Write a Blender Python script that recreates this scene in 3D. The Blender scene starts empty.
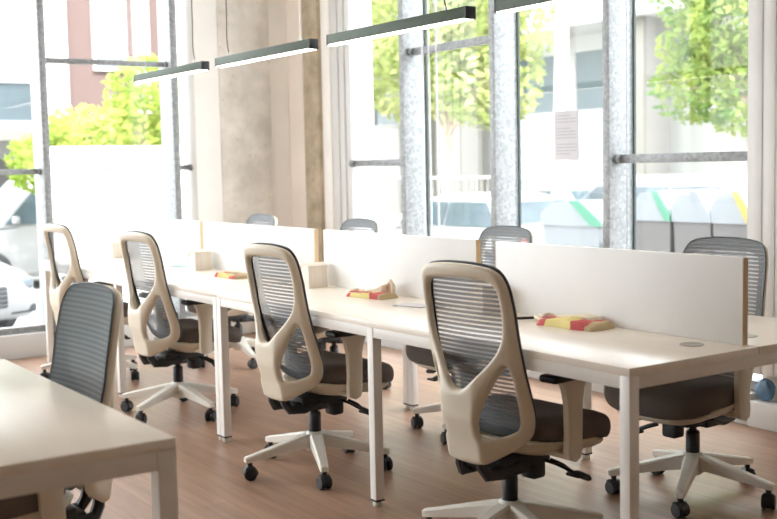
import bpy, bmesh, math, random
from mathutils import Vector, Matrix
R = math.radians
PI = math.pi
rnd = random.Random(7)
SC = bpy.context.scene
COL = SC.collection

# ------------------------------------------------------------------ materials
def new_mat(name):
    m = bpy.data.materials.new(name); m.use_nodes = True
    nt = m.node_tree
    return m, nt, nt.nodes['Principled BSDF']

def plain(name, col, rough=.5, metal=0., noise=0., nscale=30., bump=0., spec=.5, emit=0.):
    m, nt, b = new_mat(name)
    b.inputs['Base Color'].default_value = (*col, 1)
    b.inputs['Roughness'].default_value = rough
    b.inputs['Metallic'].default_value = metal
    b.inputs['Specular IOR Level'].default_value = spec
    if noise or bump:
        tc = nt.nodes.new('ShaderNodeTexCoord')
        n = nt.nodes.new('ShaderNodeTexNoise'); n.inputs['Scale'].default_value = nscale
        n.inputs['Detail'].default_value = 5
        nt.links.new(tc.outputs['Object'], n.inputs['Vector'])
        if noise:
            r = nt.nodes.new('ShaderNodeValToRGB')
            r.color_ramp.elements[0].position = .3; r.color_ramp.elements[1].position = .7
            r.color_ramp.elements[0].color = (*[max(0, c*(1-noise)) for c in col], 1)
            r.color_ramp.elements[1].color = (*[min(1, c*(1+noise)) for c in col], 1)
            nt.links.new(n.outputs['Fac'], r.inputs['Fac'])
            nt.links.new(r.outputs['Color'], b.inputs['Base Color'])
        if bump:
            bp = nt.nodes.new('ShaderNodeBump'); bp.inputs['Strength'].default_value = bump
            bp.inputs['Distance'].default_value = .002
            nt.links.new(n.outputs['Fac'], bp.inputs['Height'])
            nt.links.new(bp.outputs['Normal'], b.inputs['Normal'])
    if emit:
        b.inputs['Emission Color'].default_value = (*col, 1)
        b.inputs['Emission Strength'].default_value = emit
    return m

def glass_mat(name, tint=(1, 1, 1), refl=.08):
    m = bpy.data.materials.new(name); m.use_nodes = True
    nt = m.node_tree; nt.nodes.clear()
    o = nt.nodes.new('ShaderNodeOutputMaterial')
    t = nt.nodes.new('ShaderNodeBsdfTransparent'); t.inputs['Color'].default_value = (*tint, 1)
    g = nt.nodes.new('ShaderNodeBsdfGlossy'); g.inputs['Roughness'].default_value = .02
    f = nt.nodes.new('ShaderNodeFresnel'); f.inputs['IOR'].default_value = 1.35
    mu = nt.nodes.new('ShaderNodeMath'); mu.operation = 'MULTIPLY'
    ge = nt.nodes.new('ShaderNodeNewGeometry'); iv = nt.nodes.new('ShaderNodeMath'); iv.operation = 'SUBTRACT'; iv.inputs[0].default_value = 1
    nt.links.new(ge.outputs['Backfacing'], iv.inputs[1]); nt.links.new(iv.outputs[0], mu.inputs[1])
    x = nt.nodes.new('ShaderNodeMixShader')
    nt.links.new(f.outputs[0], mu.inputs[0]); nt.links.new(mu.outputs[0], x.inputs[0])
    nt.links.new(t.outputs[0], x.inputs[1]); nt.links.new(g.outputs[0], x.inputs[2])
    nt.links.new(x.outputs[0], o.inputs[0])
    return m

def mesh_fabric(name, dark, light, a0=.82, a1=.42):
    """horizontally ribbed see-through office-chair mesh"""
    m = bpy.data.materials.new(name); m.use_nodes = True
    nt = m.node_tree; nt.nodes.clear()
    o = nt.nodes.new('ShaderNodeOutputMaterial')
    tc = nt.nodes.new('ShaderNodeTexCoord')
    sp = nt.nodes.new('ShaderNodeSeparateXYZ'); nt.links.new(tc.outputs['Object'], sp.inputs[0])
    mul = nt.nodes.new('ShaderNodeMath'); mul.operation = 'MULTIPLY'; mul.inputs[1].default_value = 2*PI/.0155
    nt.links.new(sp.outputs['Z'], mul.inputs[0])
    sn = nt.nodes.new('ShaderNodeMath'); sn.operation = 'SINE'; nt.links.new(mul.outputs[0], sn.inputs[0])
    mr = nt.nodes.new('ShaderNodeMapRange'); mr.inputs['From Min'].default_value = -.45; mr.inputs['From Max'].default_value = .45
    nt.links.new(sn.outputs[0], mr.inputs['Value'])
    cr = nt.nodes.new('ShaderNodeMix'); cr.data_type = 'RGBA'
    cr.inputs['A'].default_value = (*dark, 1); cr.inputs['B'].default_value = (*light, 1)
    nt.links.new(mr.outputs[0], cr.inputs['Factor'])
    d = nt.nodes.new('ShaderNodeBsdfPrincipled'); d.inputs['Roughness'].default_value = .75
    nt.links.new(cr.outputs['Result'], d.inputs['Base Color'])
    t = nt.nodes.new('ShaderNodeBsdfTransparent')
    al = nt.nodes.new('ShaderNodeMapRange')
    al.inputs['To Min'].default_value = a0; al.inputs['To Max'].default_value = a1
    nt.links.new(mr.outputs[0], al.inputs['Value'])
    x = nt.nodes.new('ShaderNodeMixShader')
    nt.links.new(al.outputs[0], x.inputs[0]); nt.links.new(t.outputs[0], x.inputs[1]); nt.links.new(d.outputs[0], x.inputs[2])
    nt.links.new(x.outputs[0], o.inputs[0])
    return m

def leaf_mat(name, c1, c2, scale=1.3):
    m = bpy.data.materials.new(name); m.use_nodes = True
    nt = m.node_tree; nt.nodes.clear()
    o = nt.nodes.new('ShaderNodeOutputMaterial')
    tc = nt.nodes.new('ShaderNodeTexCoord')
    n = nt.nodes.new('ShaderNodeTexNoise'); n.inputs['Scale'].default_value = scale; n.inputs['Detail'].default_value = 4
    nt.links.new(tc.outputs['Object'], n.inputs['Vector'])
    r = nt.nodes.new('ShaderNodeValToRGB'); r.color_ramp.elements[0].position = .35; r.color_ramp.elements[1].position = .65
    r.color_ramp.elements[0].color = (*c1, 1); r.color_ramp.elements[1].color = (*c2, 1)
    nt.links.new(n.outputs['Fac'], r.inputs['Fac'])
    d = nt.nodes.new('ShaderNodeBsdfDiffuse'); tl = nt.nodes.new('ShaderNodeBsdfTranslucent')
    nt.links.new(r.outputs['Color'], d.inputs['Color']); nt.links.new(r.outputs['Color'], tl.inputs['Color'])
    x = nt.nodes.new('ShaderNodeMixShader'); x.inputs[0].default_value = .5
    nt.links.new(d.outputs[0], x.inputs[1]); nt.links.new(tl.outputs[0], x.inputs[2])
    nt.links.new(x.outputs[0], o.inputs[0])
    return m

def floor_mat():
    m, nt, b = new_mat('oak_planks')
    tc = nt.nodes.new('ShaderNodeTexCoord')
    br = nt.nodes.new('ShaderNodeTexBrick')
    br.inputs['Scale'].default_value = 1.0
    br.inputs['Brick Width'].default_value = 1.3; br.inputs['Row Height'].default_value = .14
    br.inputs['Mortar Size'].default_value = .0015; br.inputs['Mortar Smooth'].default_value = .2
    br.inputs['Color1'].default_value = (.375, .235, .16, 1); br.inputs['Color2'].default_value = (.33, .203, .138, 1)
    br.inputs['Mortar'].default_value = (.24, .14, .09, 1)
    br.offset = .37
    nt.links.new(tc.outputs['Object'], br.inputs['Vector'])
    mp = nt.nodes.new('ShaderNodeMapping'); mp.inputs['Scale'].default_value = (1.6, 24, 1)
    nt.links.new(tc.outputs['Object'], mp.inputs['Vector'])
    n = nt.nodes.new('ShaderNodeTexNoise'); n.inputs['Scale'].default_value = 1.0; n.inputs['Detail'].default_value = 6; n.inputs['Roughness'].default_value = .65
    nt.links.new(mp.outputs[0], n.inputs['Vector'])
    r = nt.nodes.new('ShaderNodeValToRGB'); r.color_ramp.elements[0].position = .3; r.color_ramp.elements[1].position = .72
    r.color_ramp.elements[0].color = (.72, .70, .68, 1); r.color_ramp.elements[1].color = (1.15, 1.12, 1.1, 1)
    nt.links.new(n.outputs['Fac'], r.inputs['Fac'])
    mx = nt.nodes.new('ShaderNodeMix'); mx.data_type = 'RGBA'; mx.blend_type = 'MULTIPLY'; mx.inputs['Factor'].default_value = 1
    nt.links.new(br.outputs['Color'], mx.inputs['A']); nt.links.new(r.outputs['Color'], mx.inputs['B'])
    nt.links.new(mx.outputs['Result'], b.inputs['Base Color'])
    b.inputs['Roughness'].default_value = .36
    return m

def concrete_mat(name, c1, c2, scale=4.):
    m, nt, b = new_mat(name)
    tc = nt.nodes.new('ShaderNodeTexCoord')
    n1 = nt.nodes.new('ShaderNodeTexNoise'); n1.inputs['Scale'].default_value = scale; n1.inputs['Detail'].default_value = 8; n1.inputs['Roughness'].default_value = .6
    nt.links.new(tc.outputs['Object'], n1.inputs['Vector'])
    r = nt.nodes.new('ShaderNodeValToRGB'); r.color_ramp.elements[0].position = .32; r.color_ramp.elements[1].position = .66
    r.color_ramp.elements[0].color = (*c1, 1); r.color_ramp.elements[1].color = (*c2, 1)
    nt.links.new(n1.outputs['Fac'], r.inputs['Fac'])
    v = nt.nodes.new('ShaderNodeTexVoronoi'); v.inputs['Scale'].default_value = 14
    nt.links.new(tc.outputs['Object'], v.inputs['Vector'])
    r2 = nt.nodes.new('ShaderNodeValToRGB'); r2.color_ramp.elements[0].position = .05; r2.color_ramp.elements[1].position = .14
    r2.color_ramp.elements[0].color = (.55, .5, .46, 1); r2.color_ramp.elements[1].color = (1, 1, 1, 1)
    nt.links.new(v.outputs['Distance'], r2.inputs['Fac'])
    mx = nt.nodes.new('ShaderNodeMix'); mx.data_type = 'RGBA'; mx.blend_type = 'MULTIPLY'; mx.inputs['Factor'].default_value = .55
    nt.links.new(r.outputs['Color'], mx.inputs['A']); nt.links.new(r2.outputs['Color'], mx.inputs['B'])
    nt.links.new(mx.outputs['Result'], b.inputs['Base Color'])
    b.inputs['Roughness'].default_value = .85
    bp = nt.nodes.new('ShaderNodeBump'); bp.inputs['Strength'].default_value = .3; bp.inputs['Distance'].default_value = .004
    nt.links.new(n1.outputs['Fac'], bp.inputs['Height']); nt.links.new(bp.outputs['Normal'], b.inputs['Normal'])
    return m

def galv_mat():
    m, nt, b = new_mat('galvanised_steel')
    tc = nt.nodes.new('ShaderNodeTexCoord')
    v = nt.nodes.new('ShaderNodeTexVoronoi'); v.inputs['Scale'].default_value = 55
    nt.links.new(tc.outputs['Object'], v.inputs['Vector'])
    sep = nt.nodes.new('ShaderNodeSeparateColor'); nt.links.new(v.outputs['Color'], sep.inputs[0])
    r = nt.nodes.new('ShaderNodeValToRGB')
    r.color_ramp.elements[0].color = (.22, .23, .235, 1); r.color_ramp.elements[1].color = (.34, .35, .355, 1)
    nt.links.new(sep.outputs[0], r.inputs['Fac'])
    nt.links.new(r.outputs['Color'], b.inputs['Base Color'])
    b.inputs['Metallic'].default_value = .35; b.inputs['Roughness'].default_value = .55
    return m

def wood_mat(name, c1, c2, sc=(40, 4, 4), rough=.5):
    m, nt, b = new_mat(name)
    tc = nt.nodes.new('ShaderNodeTexCoord'); mp = nt.nodes.new('ShaderNodeMapping'); mp.inputs['Scale'].default_value = sc
    nt.links.new(tc.outputs['Object'], mp.inputs['Vector'])
    n = nt.nodes.new('ShaderNodeTexNoise'); n.inputs['Scale'].default_value = 1; n.inputs['Detail'].default_value = 5
    nt.links.new(mp.outputs[0], n.inputs['Vector'])
    r = nt.nodes.new('ShaderNodeValToRGB'); r.color_ramp.elements[0].position = .35; r.color_ramp.elements[1].position = .65
    r.color_ramp.elements[0].color = (*c1, 1); r.color_ramp.elements[1].color = (*c2, 1)
    nt.links.new(n.outputs['Fac'], r.inputs['Fac']); nt.links.new(r.outputs['Color'], b.inputs['Base Color'])
    b.inputs['Roughness'].default_value = rough
    return m

def print_mat(name, yellow, red, cream, off):
    """printed cotton bag: yellow field with a red end patch and a cream strip, split along the bag's own length"""
    m, nt, b = new_mat(name)
    tc = nt.nodes.new('ShaderNodeTexCoord')
    n = nt.nodes.new('ShaderNodeTexNoise'); n.inputs['Scale'].default_value = 14
    nt.links.new(tc.outputs['Object'], n.inputs['Vector'])
    sp = nt.nodes.new('ShaderNodeSeparateXYZ'); nt.links.new(tc.outputs['Object'], sp.inputs[0])
    ad = nt.nodes.new('ShaderNodeMath'); ad.operation = 'MULTIPLY_ADD'; ad.inputs[1].default_value = .04; ad.inputs[2].default_value = off
    nt.links.new(n.outputs['Fac'], ad.inputs[0])
    a2 = nt.nodes.new('ShaderNodeMath'); a2.operation = 'ADD'
    nt.links.new(sp.outputs['X'], a2.inputs[0]); nt.links.new(ad.outputs[0], a2.inputs[1])
    mr = nt.nodes.new('ShaderNodeMapRange'); mr.inputs['From Min'].default_value = -.16; mr.inputs['From Max'].default_value = .16
    nt.links.new(a2.outputs[0], mr.inputs['Value'])
    r = nt.nodes.new('ShaderNodeValToRGB'); r.color_ramp.interpolation = 'CONSTANT'
    e = r.color_ramp.elements
    e[0].position = 0; e[0].color = (*cream, 1)
    e[1].position = .14; e[1].color = (*red, 1)
    q = e.new(.27); q.color = (*yellow, 1)
    q = e.new(.69); q.color = (*red, 1)
    q = e.new(.88); q.color = (yellow[0]*.7, yellow[1]*.65, yellow[2]*.9, 1)
    nt.links.new(mr.outputs[0], r.inputs['Fac'])
    nt.links.new(r.outputs['Color'], b.inputs['Base Color']); b.inputs['Roughness'].default_value = .8
    return m

M = {}
M['floor'] = floor_mat()
M['plaster'] = plain('white_plaster', (.90, .87, .83), .9, noise=.03, nscale=3)
M['warm_plaster'] = plain('warm_cream_plaster', (.90, .83, .76), .9, noise=.04, nscale=2)
M['warm_wall'] = plain('warm_wall_paint', (.36, .265, .17), .9, noise=.03, nscale=2)
M['ceiling'] = plain('ceiling_paint', (.86, .84, .80), .95, noise=.02, nscale=2)
M['concrete'] = concrete_mat('raw_concrete', (.60, .56, .50), (.84, .79, .73))
M['brown_concrete'] = concrete_mat('brown_concrete', (.36, .29, .20), (.58, .49, .37), 7)
M['galv'] = galv_mat()
M['glass'] = glass_mat('window_glass')
M['frame_white'] = plain('painted_frame', (.66, .655, .64), .5, noise=.02, nscale=8)
M['desk_top'] = wood_mat('cream_laminate', (.87, .81, .72), (.90, .845, .76), (3, 22, 6), .28)
M['desk_edge'] = plain('cream_frame_paint', (.83, .81, .77), .45, noise=.015, nscale=20)
M['screen'] = plain('white_screen_board', (.83, .835, .83), .6, noise=.015, nscale=6)
M['screen_edge'] = plain('tan_edge_band', (.62, .47, .30), .5, noise=.04, nscale=20)
M['beige'] = plain('beige_plastic', (.70, .635, .51), .42, noise=.015, nscale=12)
M['base_white'] = plain('off_white_nylon', (.76, .73, .66), .4, noise=.015, nscale=12)
M['black'] = plain('black_plastic', (.018, .018, .02), .45, noise=.1, nscale=30)
M['rim'] = plain('dark_slate_rim', (.085, .10, .11), .5, noise=.05, nscale=30)
M['seat'] = plain('taupe_seat_fabric', (.135, .112, .098), .95, noise=.12, nscale=220, bump=.3)
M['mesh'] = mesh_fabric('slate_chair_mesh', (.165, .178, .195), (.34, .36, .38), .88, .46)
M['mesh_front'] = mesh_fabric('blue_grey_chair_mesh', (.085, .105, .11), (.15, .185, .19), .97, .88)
M['steel'] = plain('brushed_steel', (.6, .6, .6), .3, 1., noise=.03, nscale=50)
M['lamp_green'] = plain('green_anodised_aluminium', (.045, .075, .042), .6, 0., noise=.05, nscale=20)
M['lamp_black'] = plain('lamp_end_black', (.015, .017, .02), .5, noise=.05)
M['diffuser'] = plain('opal_diffuser', (1., .90, .81), .6, emit=5.5)
M['cable'] = plain('cable_sleeve', (.05, .045, .04), .6, noise=.05)
M['wood'] = wood_mat('pale_ply', (.74, .66, .57), (.82, .75, .66), (60, 60, 5))
M['print'] = print_mat('printed_cotton', (.74, .64, .26), (.55, .10, .10), (.80, .74, .65), -.02)
M['print_pink'] = plain('pink_printed_cotton', (.60, .20, .20), .85, noise=.15, nscale=40)
M['cream_cloth'] = plain('cream_cotton', (.78, .70, .56), .9, noise=.08, nscale=40)
M['paper'] = plain('white_paper', (.70, .70, .73), .7, noise=.02, nscale=10)
M['ink'] = plain('grey_print', (.42, .42, .46), .7, noise=.05)
M['notice'] = plain('grey_lilac_paper', (.60, .59, .62), .7, noise=.02, nscale=10)
M['notice_ink'] = plain('pale_print', (.46, .46, .49), .7, noise=.05)
M['teal_paper'] = plain('teal_paper', (.45, .66, .66), .7, noise=.05)
M['bluebag'] = plain('blue_plastic_bag', (.10, .20, .33), .4, noise=.35, nscale=18, bump=.6)
M['gasket'] = plain('dark_green_gasket', (.035, .055, .05), .6, noise=.05)
M['grom'] = plain('grey_grommet', (.42, .41, .39), .5, noise=.03)

# ------------------------------------------------------------------ mesh builder
class MB:
    def __init__(s): s.v = []; s.f = []
    def add(s, vs, fs):
        o = len(s.v); s.v += [tuple(p) for p in vs]; s.f += [tuple(i+o for i in f) for f in fs]; return s
    def from_bm(s, bm):
        bm.verts.index_update()
        s.add([v.co.copy() for v in bm.verts], [[v.index for v in f.verts] for f in bm.faces]); bm.free(); return s
    def box(s, c, d, bev=0., seg=2, mat=None):
        bm = bmesh.new(); bmesh.ops.create_cube(bm, size=1)
        for v in bm.verts: v.co = Vector((v.co.x*d[0], v.co.y*d[1], v.co.z*d[2]))
        if bev: bmesh.ops.bevel(bm, geom=bm.edges[:], offset=bev, segments=seg, profile=.5, affect='EDGES')
        for v in bm.verts:
            if mat is not None: v.co = mat @ v.co
            v.co += Vector(c)
        return s.from_bm(bm)
    def bx(s, lo, hi, bev=0.):
        return s.box([(a+b)/2 for a, b in zip(lo, hi)], [abs(b-a) for a, b in zip(lo, hi)], bev)
    def tube(s, pts, r, n=10, caps=True):
        pts = [Vector(p) for p in pts]; rs = r if isinstance(r, (list, tuple)) else [r]*len(pts)
        o = len(s.v); up = None
        for i, p in enumerate(pts):
            t = (pts[min(i+1, len(pts)-1)]-pts[max(i-1, 0)]).normalized()
            if up is None:
                up = Vector((0, 0, 1)) if abs(t.z) < .9 else Vector((1, 0, 0))
            a = (up - t*up.dot(t)).normalized(); b = t.cross(a); up = a
            for k in range(n):
                q = p + (a*math.cos(2*PI*k/n)+b*math.sin(2*PI*k/n))*rs[i]; s.v.append(tuple(q))
        for i in range(len(pts)-1):
            for k in range(n):
                k2 = (k+1) % n
                s.f.append((o+i*n+k, o+i*n+k2, o+(i+1)*n+k2, o+(i+1)*n+k))
        if caps:
            s.f.append(tuple(o+k for k in range(n))[::-1]); s.f.append(tuple(o+(len(pts)-1)*n+k for k in range(n)))
        return s
    def lathe(s, prof, c=(0, 0, 0), n=20, axis='z'):
        o = len(s.v); c = Vector(c)
        for r, h in prof:
            for k in range(n):
                a = 2*PI*k/n; x, y = r*math.cos(a), r*math.sin(a)
                p = {'z': (x, y, h), 'x': (h, x, y), 'y': (y, h, x)}[axis]; s.v.append(tuple(c+Vector(p)))
        for i in range(len(prof)-1):
            for k in range(n):
                k2 = (k+1) % n; s.f.append((o+i*n+k, o+i*n+k2, o+(i+1)*n+k2, o+(i+1)*n+k))
        s.f.append(tuple(o+k for k in range(n))[::-1]); s.f.append(tuple(o+(len(prof)-1)*n+k for k in range(n)))
        return s
    def prism(s, poly, axis, a0, a1):
        """poly: 2-D points; axis x -> (y,z), y -> (x,z), z -> (x,y)"""
        def P(p, h): return {'x': (h, p[0], p[1]), 'y': (p[0], h, p[1]), 'z': (p[0], p[1], h)}[axis]
        n = len(poly); o = len(s.v)
        for h in (a0, a1):
            for p in poly: s.v.append(P(p, h))
        for k in range(n):
            k2 = (k+1) % n; s.f.append((o+k, o+k2, o+n+k2, o+n+k))
        s.f.append(tuple(o+k for k in range(n))[::-1]); s.f.append(tuple(o+n+k for k in range(n)))
        return s
    def loft(s, rings, closed=False, caps=True):
        o = len(s.v); n = len(rings[0])
        for r in rings: s.v += [tuple(p) for p in r]
        m = len(rings)
        for i in range(m if closed else m-1):
            j = (i+1) % m
            for k in range(n):
                k2 = (k+1) % n; s.f.append((o+i*n+k, o+i*n+k2, o+j*n+k2, o+j*n+k))
        if caps and not closed:
            s.f.append(tuple(o+k for k in range(n))[::-1]); s.f.append(tuple(o+(m-1)*n+k for k in range(n)))
        return s
    def build(s, name, mat, parent=None, smooth=35, kind=None, label=None):
        me = bpy.data.meshes.new(name); me.from_pydata(s.v, [], s.f); me.validate()
        bm = bmesh.new(); bm.from_mesh(me); bmesh.ops.recalc_face_normals(bm, faces=bm.faces[:]); bm.to_mesh(me); bm.free()
        if smooth:
            me.polygons.foreach_set('use_smooth', [True]*len(me.polygons)); me.set_sharp_from_angle(angle=R(smooth))
        me.materials.append(mat)
        o = bpy.data.objects.new(name, me); COL.objects.link(o)
        if parent is not None: o.parent = parent
        if kind: o['kind'] = kind
        if label: o['label'] = label
        return o

def empty(name, loc=(0, 0, 0), rz=0.):
    o = bpy.data.objects.new(name, None); COL.objects.link(o)
    o.location = loc; o.rotation_euler = (0, 0, rz); o.empty_display_size = .1
    return o
def tag(o, label, cat, group=None):
    o['label'] = label; o['category'] = cat
    if group: o['group'] = group
    return o
def copy_tree(o, parent=None):
    c = o.copy(); COL.objects.link(c)
    if parent is not None: c.parent = parent
    for ch in list(o.children): copy_tree(ch, c)
    return c
def struct(mb, name, mat, smooth=35, parent=None):
    return mb.build(name, mat, parent, smooth, kind='structure')

# ------------------------------------------------------------------ room shell
XW, YW = -5.9, 2.27          # inner faces of the glazed walls
XE, YS, HC = 5.2, -7.0, 3.4
GZ = -.5                     # street level
struct(MB().bx((XW-.12, YS, -.12), (XE, YW+.1, 0)), 'floor', M['floor'])
struct(MB().bx((XW-.3, YS-.2, HC), (XE+.2, YW+.3, HC+.2)), 'ceiling', M['ceiling'])
struct(MB().bx((XE, YS-.2, -.12), (XE+.2, YW+.3, HC)), 'wall_east', M['warm_wall'])
sw = MB().bx((-4.2, YS-.2, -.12), (XE, YS, HC)).bx((XW-.3, YS-.2, -.12), (-4.2, YS, .5)).bx((XW-.3, YS-.2, 3.1), (-4.2, YS, HC))
for k in range(1): sw.bx((XW-.3+k*1.5, YS-.2, .5), (XW-.1+k*1.5, YS, 3.1))
struct(sw, 'wall_south', M['plaster'])
struct(MB().bx((XW-.1, YS-.11, .5), (-4.2, YS-.10, 3.1)), 'window_30', M['glass'], 0)  # out-of-view opening, added to bring daylight in and balance the interior
struct(MB().bx((-1.02, YW, -.12), (XE, YW+.2, HC)), 'wall_north', M['plaster'])
# low white sills below the glass
struct(MB().bx((XW-.2, YS, 0), (XW, 1.40, .175), .004), 'baseboard_west', M['frame_white'])
struct(MB().bx((-5.0, 2.25, 0), (-1.40, 2.44, .175), .004), 'baseboard_north', M['frame_white'])
struct(MB().bx((XW-.14, YS, .175), (XW-.05, 1.40, .222)), 'trim_1', M['galv'])
struct(MB().bx((-5.0, 2.30, .175), (-1.30, 2.38, .215)), 'trim_2', M['galv'])

# corner pier: plaster, raw concrete shaft, warm plaster cheeks, second concrete edge
struct(MB().bx((XW-.28, 1.385, 0), (XW+.02, 1.60, HC), .004), 'wall_west', M['plaster'])
struct(MB().bx((XW-.25, 1.60, 0), (XW+.03, 2.06, HC), .012), 'pillar', M['concrete'])
struct(MB().bx((XW-.28, 2.055, 0), (XW+.005, YW+.2, HC)), 'wall_corner', M['plaster'])
struct(MB().bx((XW-.1, YW-.03, 0), (-5.56, YW+.3, HC), .004), 'wall_corner', M['warm_plaster'])
struct(MB().bx((-5.62, YW-.055, 0), (-5.385, YW+.28, HC), .01), 'pillar', M['brown_concrete'])
struct(MB().bx((-5.40, YW-.02, 0), (-5.26, YW+.26, HC), .003), 'trim_3', M['plaster'])
fr = MB().bx((-5.27, YW-.01, 0), (-4.985, YW+.2, HC), .003)
for x in (-5.18, -5.09): fr.bx((x, YW-.022, 0), (x+.035, YW, HC), .003)
struct(fr, 'trim_4', M['frame_white'])
# right white column with grooves
cm = MB().bx((-1.325, 2.235, .27), (-1.0, 2.5, HC), .004)
for x in (-1.29, -1.215, -1.14, -1.065): cm.bx((x, 2.231, .27), (x+.055, 2.245, HC), .002)
struct(cm, 'pillar', M['frame_white'])
struct(MB().bx((-1.30, 2.33, .13), (-1.0, 2.5, .27), .004), 'pillar', M['concrete'])
struct(MB().bx((-1.41, 2.235, 0), (-1.302, 2.5, .16), .004).bx((-1.302, 2.22, 0), (-1.0, 2.5, .13), .004), 'baseboard_north', M['frame_white'])

# galvanised mullions
def mullion_w(y, n):
    mb = MB().bx((XW-.235, y, 0), (XW, y+.052, HC), .003)
    return struct(mb, 'trim_%d' % n, M['galv'])
for i, y in enumerate((-5.88, -4.87, -3.86, -2.85, -1.84, -.83, .185, 1.206)): mullion_w(y, 5+i)
for i, x in enumerate((-4.25, -3.263, -2.277)):
    struct(MB().bx((x, 2.20, 0), (x+.052, 2.385, HC), .003), 'trim_%d' % (20+i), M['galv'])
# horizontal rails (mid depth of the mullions)
def rail_w(y0, y1, z, n):
    struct(MB().bx((XW-.14, y0, z-.02), (XW-.09, y1, z+.02), .004).lathe([(.012, y1-.02), (.024, y1-.02), (.024, y1-.001), (.012, y1)], (XW-.08, 0, z), 12, 'y'), 'trim_%d' % n, M['galv'])
rail_w(-.778, .185, 1.353, 30); rail_w(.237, 1.206, 2.165, 31); rail_w(1.258, 1.385, 1.363, 32)
for i, y in enumerate((-5.88, -4.87, -3.86, -2.85, -1.84)): rail_w(y+.052, y+1.01, 2.165 if i % 2 else 1.353, 33+i)
def rail_n(x0, x1, z, n):
    struct(MB().bx((x0, 2.265, z-.025), (x1, 2.315, z+.025), .004).lathe([(.014, x0), (.028, x0+.001), (.028, x0+.022), (.014, x0+.022)], (0, 2.258, z), 12, 'x'), 'trim_%d' % n, M['galv'])
rail_n(-4.985, -4.25, 1.365, 40); rail_n(-4.198, -3.263, 2.135, 41); rail_n(-2.225, -1.325, 1.352, 42)
# dark glazing gaskets along the panes' left edges
for i, x in enumerate((-4.198, -3.211, -2.225)):
    struct(MB().bx((x, 2.385, .215), (x+.014, 2.40, HC)), 'trim_%d' % (50+i), M['gasket'], 0)
# glass panes
n = 1
ys = [-7.0, -5.83, -4.82, -3.81, -2.80, -1.79, -.78, .237, 1.258]
for i, y in enumerate(ys):
    y1 = ([-5.88, -4.87, -3.86, -2.85, -1.84, -.83, .185, 1.206, 1.385])[i]
    struct(MB().bx((XW-.12, y, .22), (XW-.112, y1, HC)), 'window_%d' % n, M['glass'], 0); n += 1
for x0, x1 in ((-4.985, -4.25), (-4.198, -3.263), (-3.211, -2.277), (-2.225, -1.325)):
    struct(MB().bx((x0, 2.335, .215), (x1, 2.343, HC)), 'window_%d' % n, M['glass'], 0); n += 1

# ------------------------------------------------------------------ desks
L, D, Z, W = 1.3592, .585, .74, .04
def leg(mb_x, y, sx, parent):
    pass
def bench(x1, label):
    """double sided bench desk, two modules long, right end at x1"""
    root = tag(empty('bench_desk', (x1, 0, 0)), label, 'desk', 'white bench desks of the long row')
    l2 = 2*L-.004
    for y0, y1 in ((0, D), (D+.006, 2*D+.006)):
        MB().bx((-l2, y0, Z-.025), (0, y1, Z), .0015).build('tabletop', M['desk_top'], root)
        for k in (0, 1):
            gx, gy = -.165-k*L, (.462 if y0 == 0 else .735)
            MB().lathe([(.0, Z), (.038, Z), (.04, Z+.0015), (.034, Z+.0035), (.030, Z+.002), (.0, Z+.002)][1:], (gx, gy, 0), 24).build('cable_grommet', M['grom'], root)
    fr = MB(); b = .04; zt = Z-.0252
    for y in (.002, 2*D+.006-.032): fr.bx((-l2+W, y, zt-b), (-W, y+.03, zt), .002)
    for x in (-W, -l2): fr.bx((x+.003, W, zt-b), (x+W-.003, 2*D+.006-W, zt), .002)
    fr.bx((-L-.02, .04, zt-b), (-L+.02, 2*D-.04, zt), .002)
    fr.bx((-l2+W, D-.015, zt-b), (-W, D+.02, zt), .002)
    fr.build('frame', M['desk_edge'], root)
    for x in (-W, -L-W/2, -l2):
        for y in (0, 2*D+.006-W):
            lg = MB().bx((x, y, .028), (x+W, y+W, zt), .002).build('leg', M['desk_edge'], root)
            MB().bx((x-.001, y-.001, .022), (x+W+.001, y+W+.001, .030), .001).build('foot_collar', M['black'], lg)
            MB().lathe([(.017, 0), (.019, .003), (.019, .016), (.012, .0235)], (x+W/2, y+W/2, 0), 14).build('foot_glide', M['base_white'], lg)
    return root
bench(0, 'double bench desk forming the right half of the long row, its end nearest the camera')
bench(-2*L, 'double bench desk forming the left half of the long row, towards the white wall outside')

# near desk, bottom left
def near_desk():
    root = tag(empty('single_desk', (-.0713, -1.3757, 0)), 'cream topped desk in the bottom left foreground corner', 'desk')
    wl, d = 1.36, .62
    MB().bx((-wl, -d, Z-.025), (0, 0, Z), .0015).build('tabletop', M['desk_top'], root)
    zt = Z-.0252; fr = MB()
    for y in (-.032, -d+.002): fr.bx((-wl+.045, y, zt-.045), (-.045, y+.03, zt), .002)
    for x in (-.042, -wl+.002): fr.bx((x, -d+.045, zt-.045), (x+.04, -.045, zt), .002)
    fr.build('frame', M['desk_edge'], root)
    for x in (-.045, -wl):
        for y in (-.045, -d):
            lg = MB().bx((x, y, .028), (x+.045, y+.045, zt), .002).build('leg', M['desk_edge'], root)
            MB().bx((x-.001, y-.001, .022), (x+.046, y+.046, .03), .001).build('foot_collar', M['black'], lg)
            MB().lathe([(.017, 0), (.019, .003), (.019, .016), (.012, .0235)], (x+.0225, y+.0225, 0), 14).build('foot_glide', M['base_white'], lg)
near_desk()

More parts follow.
